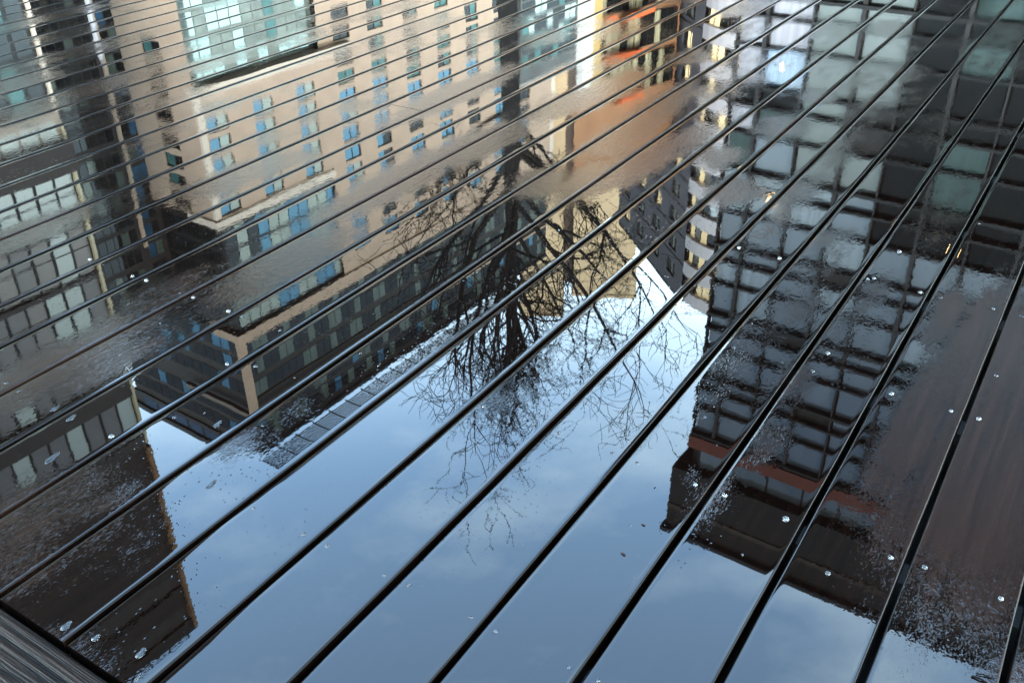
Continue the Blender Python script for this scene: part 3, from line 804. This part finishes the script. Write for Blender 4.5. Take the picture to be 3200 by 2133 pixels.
def build_orange_building():
    rnd = random.Random(14)
    c = pol(5.45, 100)
    root = empty('orange_awning_building', (c[0], c[1], ZG), R(90 - 50))
    tag(root, 'warm brown low building with bright orange awnings over cream curtained windows', 'building')
    WALL = mat('warm_brown_render', (0.46, 0.235, 0.12), 0.85, 0.15, 0.3)
    YEL = mat('mustard_column', (0.62, 0.42, 0.15), 0.8, 0.1, 0.3)
    WHT = mat('sunlit_white_cladding', (0.88, 0.83, 0.78), 0.5, 0.04, 0.3)  # white column with its sunlit brightness put into the colour
    OR = mat('orange_awning', (0.85, 0.16, 0.04), 0.7, 0.08, 0.5)
    CR = glass('cream_curtain', (0.42, 0.38, 0.24), 0.08, (1, 1, 1), 0.2, 0.5, 0.9, (4, 1, 0.1))
    z = lambda el: 101 * math.tan(R(el)) - 1 - ZG
    MB().prism([(-3.05, 0.5), (12.5, 0.5), (14.5, 3.0), (-3.05 + 7.0, 0.5 + 7.2)], 0, z(22.0)).build('wall', WALL, root)
    MB().box(-3.0, -1.55, -0.4, 0.5, 0, z(17.4)).build('white_pier', WHT, root)
    MB().box(-1.54, -0.3, -0.3, 0.5, 0, z(17.0)).build('yellow_pier', YEL, root)
    MB().prism([(-3.15, 0.4), (12.6, 0.4), (14.7, 3.1), (-3.15 + 7.1, 0.4 + 7.4)], z(22.0), z(22.4)).build('parapet', WALL, root)
    for (e0, e1) in ((11.0, 13.0), (13.4, 15.2), (15.7, 17.7)):
        b = MB(); x = -0.1
        b.box(-0.2, 12, 0.30, 0.5, z(e0), z(e1), 0)
        while x < 11.4:
            b.quad((x, 0.26, z(e0) + .1), (x + 0.9, 0.26, z(e0) + .1), (x + 0.9, 0.26, z(e1) - .1), (x, 0.26, z(e1) - .1), rnd.choices((1, 2), (.55, .45))[0]); x += 1.05
        b.build('window_strip', [DARKM, CR, GDARK], root)
    def awning(e, x0, x1, dep, h):
        q = MB(); zz = z(e)
        q.v += [(x0, 0.3, zz + h), (x1, 0.3, zz + h), (x1, -dep, zz), (x0, -dep, zz), (x0, 0.3, zz + h - .08), (x1, 0.3, zz + h - .08), (x1, -dep, zz - .45), (x0, -dep, zz - .45)]
        for f in ((0, 1, 2, 3), (3, 2, 6, 7), (7, 6, 5, 4), (0, 3, 7, 4), (1, 5, 6, 2), (0, 4, 5, 1)): q.f.append(f); q.m.append(0); q.s.append(False)
        q.build('awning', OR, root)
    awning(13.15, 2.6, 6.2, 1.6, 0.9); awning(15.35, -0.2, 6.4, 0.9, 0.5); awning(17.85, 2.5, 6.0, 0.9, 0.6); awning(13.2, -0.2, 1.4, 0.8, .4)
build_orange_building()

# ------------------------------------------------------------------ bare street tree
CITY = 1.0
def build_tree():
    rnd = random.Random(29)
    root = empty('bare_tree', (0.0, 16.0, ZG))
    tag(root, 'tall bare winter tree with dark trunk and fan of fine twigs', 'tree')
    bark = mat('dark_bark', (0.0022, 0.0018, 0.0016), 0.9, 0.4, 6, stretch=(1, 1, 0.2))
    trunk = MB()
    pts = [(-0.10, 0, 0), (-0.09, 0, .4), (-0.07, 0, 1.5), (-0.02, 0, 3.0), (0.02, 0.02, 4.5), (0.03, 0, 5.6), (0.0, -0.03, 7.0), (0.03, 0.0, 8.4), (0.06, 0.05, 9.6), (0.03, 0.06, 10.8)]
    rad = [.30, .22, .175, .16, .155, .155, .105, .07, .05, .03]
    trunk.tube(pts, rad, 12); trunk.build('trunk', bark, root)
    P = [Vector(p) for p in pts]
    def on_trunk(z):
        for k in range(len(P) - 1):
            if P[k].z <= z <= P[k + 1].z:
                t = (z - P[k].z) / (P[k + 1].z - P[k].z); return P[k].lerp(P[k + 1], t), rad[k] * (1 - t) + rad[k + 1] * t
        return P[-1], rad[-1]
    crown = MB()
    def limb(p, d, length, r, level):
        n = {0: 8, 1: 6, 2: 5, 3: 3}[level]
        pts2 = [p.copy()]; rr = [r]; cur = p.copy(); dirv = d.normalized()
        kids = []
        wig = {0: .12, 1: .26, 2: .34, 3: .4}[level]
        for k in range(1, n + 1):
            dirv = dirv + Vector((rnd.gauss(0, wig), rnd.gauss(0, wig), rnd.gauss(0, wig) * .8 + (0.11 if level < 2 else 0.02)))
            dirv.normalize(); cur = cur + dirv * (length / n)
            pts2.append(cur.copy()); rr.append(max(0.0036, r * (1 - k / n) ** 0.8 + 0.003))
            kids.append((cur.copy(), dirv.copy(), k / n, rr[-1]))
        crown.tube(pts2, rr, {0: 7, 1: 5, 2: 4, 3: 3}[level])
        if level >= 3: return
        cnt = {0: 8, 1: 5, 2: 3}[level]
        for c in range(cnt):
            q, dv, t, r1 = kids[min(len(kids) - 1, int((0.18 + 0.82 * (c + rnd.random()) / cnt) * n))]
            s = dv.orthogonal(); s.normalize(); s = (s * math.cos(a_ := rnd.random() * 6.283) + dv.cross(s) * math.sin(a_))
            nd = dv * rnd.uniform(.55, 1.0) + s * rnd.uniform(.5, 1.0) + Vector((0, 0, 0.12 if level < 2 else 0))
            ln = length * {0: rnd.uniform(.30, .52) * (1.1 - .4 * t), 1: rnd.uniform(.38, .62), 2: rnd.uniform(.35, .7)}[level]
            limb(q, nd, ln, max(.0042, r1 * {0: .62, 1: .65, 2: .7}[level]), level + 1)
    starts = []
    nl = 20
    for i in range(nl):
        t = i / (nl - 1)
        z = 5.4 + 3.5 * t
        az = i * 2.39996 + rnd.uniform(-.35, .35)
        el = R(44 + 36 * t ** 1.2 + rnd.uniform(-8, 8))
        p, r = on_trunk(z)
        d = Vector((math.cos(az) * math.cos(el), math.sin(az) * math.cos(el), math.sin(el)))
        ln = min(5.0, (10.5 - z) / math.sin(el)) * rnd.uniform(.80, 1.02)
        limb(p, d, ln, max(.042, r * rnd.uniform(.38, .52)), 0)
    for z, az, el, ln in ((4.75, 3.05, 14, 2.3), (5.1, 2.75, 22, 3.0), (4.9, 0.25, 24, 1.5), (5.3, -0.2, 30, 2.4)):
        p, r = on_trunk(z)
        limb(p, Vector((math.cos(az) * math.cos(R(el)), math.sin(az) * math.cos(R(el)), math.sin(R(el)))), ln, .045, 0)
    p, r = on_trunk(10.8)
    limb(p, Vector((.1, 0, 1)), .9, .04, 1)
    crown.build('crown', bark, root)
build_tree()

# ------------------------------------------------------------------ water drops and scraps on the boards
def build_drops():
    wm = bpy.data.materials.new('clear_water'); wm.use_nodes = True; b = wm.node_tree.nodes['Principled BSDF']
    b.inputs['Base Color'].default_value = (1, 1, 1, 1); b.inputs['Transmission Weight'].default_value = 1.0
    b.inputs['IOR'].default_value = 1.333; b.inputs['Roughness'].default_value = 0.0
    nz = wm.node_tree.nodes.new('ShaderNodeTexNoise'); nz.inputs['Scale'].default_value = 300
    bp = wm.node_tree.nodes.new('ShaderNodeBump'); bp.inputs['Distance'].default_value = 0.00015; wm.node_tree.links.new(nz.outputs['Fac'], bp.inputs['Height']); wm.node_tree.links.new(bp.outputs[0], b.inputs['Normal'])
    def dome(h, n=20, m=7, lob=0.0, ph=0.0):
        q = MB()
        for j in range(m):
            a = math.pi / 2 * j / m
            for i in range(n):
                t = 2 * math.pi * i / n; rr = math.cos(a) * (1 + lob * math.cos(2 * t + ph) + lob * .5 * math.cos(3 * t))
                q.v.append((rr * math.cos(t), rr * math.sin(t), h * math.sin(a)))
        q.v.append((0, 0, h)); top = len(q.v) - 1
        for j in range(m - 1):
            for i in range(n):
                i2 = (i + 1) % n; q.f.append((j * n + i, j * n + i2, (j + 1) * n + i2, (j + 1) * n + i)); q.m.append(0); q.s.append(True)
        for i in range(n): q.f.append(((m - 1) * n + i, (m - 1) * n + (i + 1) % n, top)); q.m.append(0); q.s.append(True)
        q.f.append(tuple(reversed(range(n)))); q.m.append(0); q.s.append(False)
        return q.mesh('water_droplet', [wm])
    def bubble(n=22, m=8, th=0.06):
        q = MB()
        for s_, sg in ((1.0, 1), (1.0 - th, -1)):
            b0 = len(q.v)
            for j in range(m):
                a = math.pi / 2 * j / m
                for i in range(n):
                    t = 2 * math.pi * i / n; q.v.append((s_ * math.cos(a) * math.cos(t), s_ * math.cos(a) * math.sin(t), s_ * .9 * math.sin(a)))
            q.v.append((0, 0, s_ * .9)); top = len(q.v) - 1
            for j in range(m - 1):
                for i in range(n):
                    i2 = (i + 1) % n; f = (b0 + j * n + i, b0 + j * n + i2, b0 + (j + 1) * n + i2, b0 + (j + 1) * n + i)
                    q.f.append(f if sg > 0 else tuple(reversed(f))); q.m.append(0); q.s.append(True)
            for i in range(n):
                f = (b0 + (m - 1) * n + i, b0 + (m - 1) * n + (i + 1) % n, top); q.f.append(f if sg > 0 else tuple(reversed(f))); q.m.append(0); q.s.append(True)
        k = m * n + 1
        for i in range(n):
            i2 = (i + 1) % n; q.f.append((i, k + i, k + i2, i2)); q.m.append(0); q.s.append(False)
        return q.mesh('air_bubble', [wm])
    bub = bubble()
    shapes = [dome(.75), dome(.6, lob=.05), dome(.85, lob=.03, ph=1), dome(.45, lob=.12, ph=2)]
    big = dome(.4, lob=.22, ph=.4)
    A = 'bead of clear water on a board mirroring '
    G = 'water droplets beaded on the deck boards'
    spec = [  # pixel x, y in the photograph, radius mm, region
     (948,1668,4,'s'),(1015,1700,3.6,'s'),(790,1586,3,'s'),(737,1559,2.6,'s'),(1276,1826,3.6,'s'),(1201,1796,3,'s'),(1549,1971,3.6,'s'),(1471,1928,3,'s'),(1969,1639,2.4,'s'),(1783,2085,3,'s'),(1991,1445,3.4,'s'),(1870,2126,3.4,'s'),
     (281,811,4.5,'b'),(323,827,3,'b'),(414,863,4.2,'b'),(457,876,4.6,'b'),(601,928,4.6,'b'),(562,915,4,'b'),(714,972,5,'b'),(755,988,4,'b'),(401,950,3,'b'),(59,1220,4,'b'),(349,1363,5,'b'),(544,1304,4,'b'),(20,1196,4,'b'),(875,1032,3.4,'b'),(272,955,2.5,'b'),(500,1010,2.5,'b'),
     (798,1144,4,'d'),(710,1137,4.2,'d'),(640,1290,2.6,'d'),(820,1330,2.6,'d'),(920,1180,2.6,'d'),(1126,1105,3.6,'d'),(1183,1144,3.2,'d'),(1443,876,3,'d'),(1491,852,4,'d'),
     (1511,1269,3.8,'t'),(1668,1324,3.6,'t'),(1745,1351,4,'t'),(1913,1415,3.6,'t'),(2073,1021,3.6,'t'),(1611,888,3.2,'t'),(1747,720,4,'t'),(1640,1180,2.4,'t'),(1700,1240,2.4,'t'),(1585,1330,2.6,'t'),(1820,1010,2.8,'t'),(1760,1240,2.4,'t'),
     (2264,1547,5,'g'),(2173,1513,4.2,'g'),(2455,1621,5,'g'),(2587,1790,4,'g'),(2783,1741,4.6,'g'),(2320,1732,2.8,'g'),(2309,774,4.6,'g'),(2436,807,4.6,'g'),(2712,872,4.2,'g'),(2732,870,4.6,'g'),(2810,787,5,'g'),(2876,913,4.4,'g'),(2539,1160,3.8,'g'),(2587,1103,5,'g'),(2445,1133,3.6,'g'),(2293,1087,3.8,'g'),(2785,1230,5,'g'),(2939,930,4,'g'),(2202,1303,3.4,'g'),(2230,1270,2.4,'g'),(2670,960,2.6,'g'),(2620,1020,2.4,'g'),(2240,1390,2.4,'g'),(2500,900,2.4,'g'),(2350,1010,2.4,'g'),
     (2890,1772,4,'r'),(3127,1869,4.5,'r'),(2971,1284,4.4,'r'),(3059,1308,4.2,'r'),(3104,965,4,'r'),(3191,988,4,'r'),(3113,1173,4,'r'),(3060,700,3,'r'),
    ]
    where = {'s': 'open blue sky', 'b': 'the brick tower and dark storeys', 'd': 'the dark storeys above the stone building', 't': 'the bare tree crown', 'g': 'the dark glass tower', 'r': ''}
    size = lambda r: 'tiny ' if r < 3 else ('large ' if r >= 4.5 else 'small ')
    rnd = random.Random(2)
    for x, y, r, reg in spec:
        u, v = camray(x, y); k = (D0 - v) / PITCH; fr = k - math.floor(k)
        fr = min(max(fr, 0.13), 0.87); v = D0 - (math.floor(k) + fr) * PITCH
        X, Y = deck_xy(u, v)
        isb = r >= 4.2
        o = bpy.data.objects.new('air_bubble' if isb else 'water_droplet', bub if isb else rnd.choice(shapes)); COL.objects.link(o)
        o.location = (X, Y, -0.0006); o.rotation_euler = (0, 0, rnd.random() * 6.28); s = r / 1000 * rnd.uniform(.9, 1.1); o.scale = (s, s, s)
        lab = size(r) + (A + where[reg] if reg != 'r' else 'bead of clear water on the dull rough outermost boards')
        if isb: tag(o, lab.replace('bead of clear water', 'round clear bubble standing'), 'bubble', 'air bubbles on the wet boards')
        else: tag(o, lab, 'droplet', G)
    for x, y, sx, sy, lab in ((660, 1515, .011, .006, 'long double water drop on blue sky reflection beside the dark rooftop'), (163, 1431, .014, .008, 'widest flat water drop on the mirrored tower windows'),
                              (172, 1276, .009, .006, 'oval water drop on the mirrored grey tower windows near a gap'), (222, 1306, .010, .006, 'domed bright water drop beside the mirrored brown band of the tower'),
                              (300, 1992, .0055, .0055, 'bright ring shaped water drop nearest the ridged border board'), (440, 2040, .008, .006, 'irregular blue puddle drop beside the mirrored roof railing'),
                              (207, 1955, .008, .007, 'blue rimmed water drop on bare brown wood by the board end'), (430, 2117, .006, .003, 'small white glinting drop at the board edge beside the border gap'),
                              (680, 1325, .010, .007, 'cluster shaped water drop under the mirrored dark rooftop corner')):
        u, v = camray(x, y); k = (D0 - v) / PITCH; fr = min(max(k - math.floor(k), 0.14), 0.86); v = D0 - (math.floor(k) + fr) * PITCH
        X, Y = deck_xy(u, v)
        o = bpy.data.objects.new('water_droplet', big); COL.objects.link(o); o.location = (X, Y, -0.0006); o.rotation_euler = (0, 0, PHI + .3); o.scale = (sx, sy, 0.006)
        tag(o, lab, 'droplet', G)
    # scraps
    tw = mat('dark_twig', (0.0012, 0.0009, 0.0008), 0.9, 0.3, 50, spec=0.03)
    for pts, r, lab in (
        ([(3063,2040), (3078,2052), (3095,2054), (3112,2047), (3120,2042)], .0009, 'thin curled dark twig scrap, upper one near the rough corner board'),
        ([(3036,2112), (3060,2122), (3085,2133)], .0012, 'thickest dark twig scrap at the corner below the curled one'),
        ([(3050,2106), (3070,2109), (3090,2114), (3098,2120)], .0008, 'hair thin dark twig scrap between the two others')):
        q = MB(); pp = []
        for i, (x, y) in enumerate(pts):
            u, v = camray(x, y); X, Y = deck_xy(u, v); pp.append((X, Y, 0.0012 + 0.001 * math.sin(i * 2.0)))
        q.tube(pp, [r] * len(pp), 6); o = q.build('twig_scrap', tw); tag(o, lab, 'twig', 'twig scraps on the outer board')
    lf = mat('brown_leaf', (0.006, 0.0025, 0.0015), 0.8, 0.3, 80, spec=0.1)
    for x, y, s, lab in ((2010, 1640, .004, 'tiny brown leaf scrap floating beside a droplet on the sky reflection'), (1947, 1731, .005, 'small red brown leaf scrap floating on the blue sky reflection'), (2046, 1523, .0026, 'smallest brown speck floating beside the mirrored dark tower cap')):
        u, v = camray(x, y); X, Y = deck_xy(u, v)
        q = MB(); q.v += [(-s, 0, 0), (-.3 * s, .35 * s, .1 * s), (.5 * s, .3 * s, .25 * s), (s, 0, .1 * s), (.4 * s, -.35 * s, .2 * s), (-.4 * s, -.3 * s, .05 * s), (-s, 0, -.08 * s), (-.3 * s, .35 * s, 0), (.5 * s, .3 * s, .12 * s), (s, 0, 0), (.4 * s, -.35 * s, .08 * s), (-.4 * s, -.3 * s, -.06 * s)]
        q.f += [(0, 5, 4, 3, 2, 1), (6, 7, 8, 9, 10, 11)] + [(i, (i + 1) % 6, 6 + (i + 1) % 6, 6 + i) for i in range(6)]; q.m += [0] * 8; q.s += [False] * 8
        o = q.build('leaf_scrap', lf); o.location = (X, Y, 0.0006); o.rotation_euler = (0, 0, x); tag(o, lab, 'leaf', 'leaf scraps on the wet boards')
build_drops()
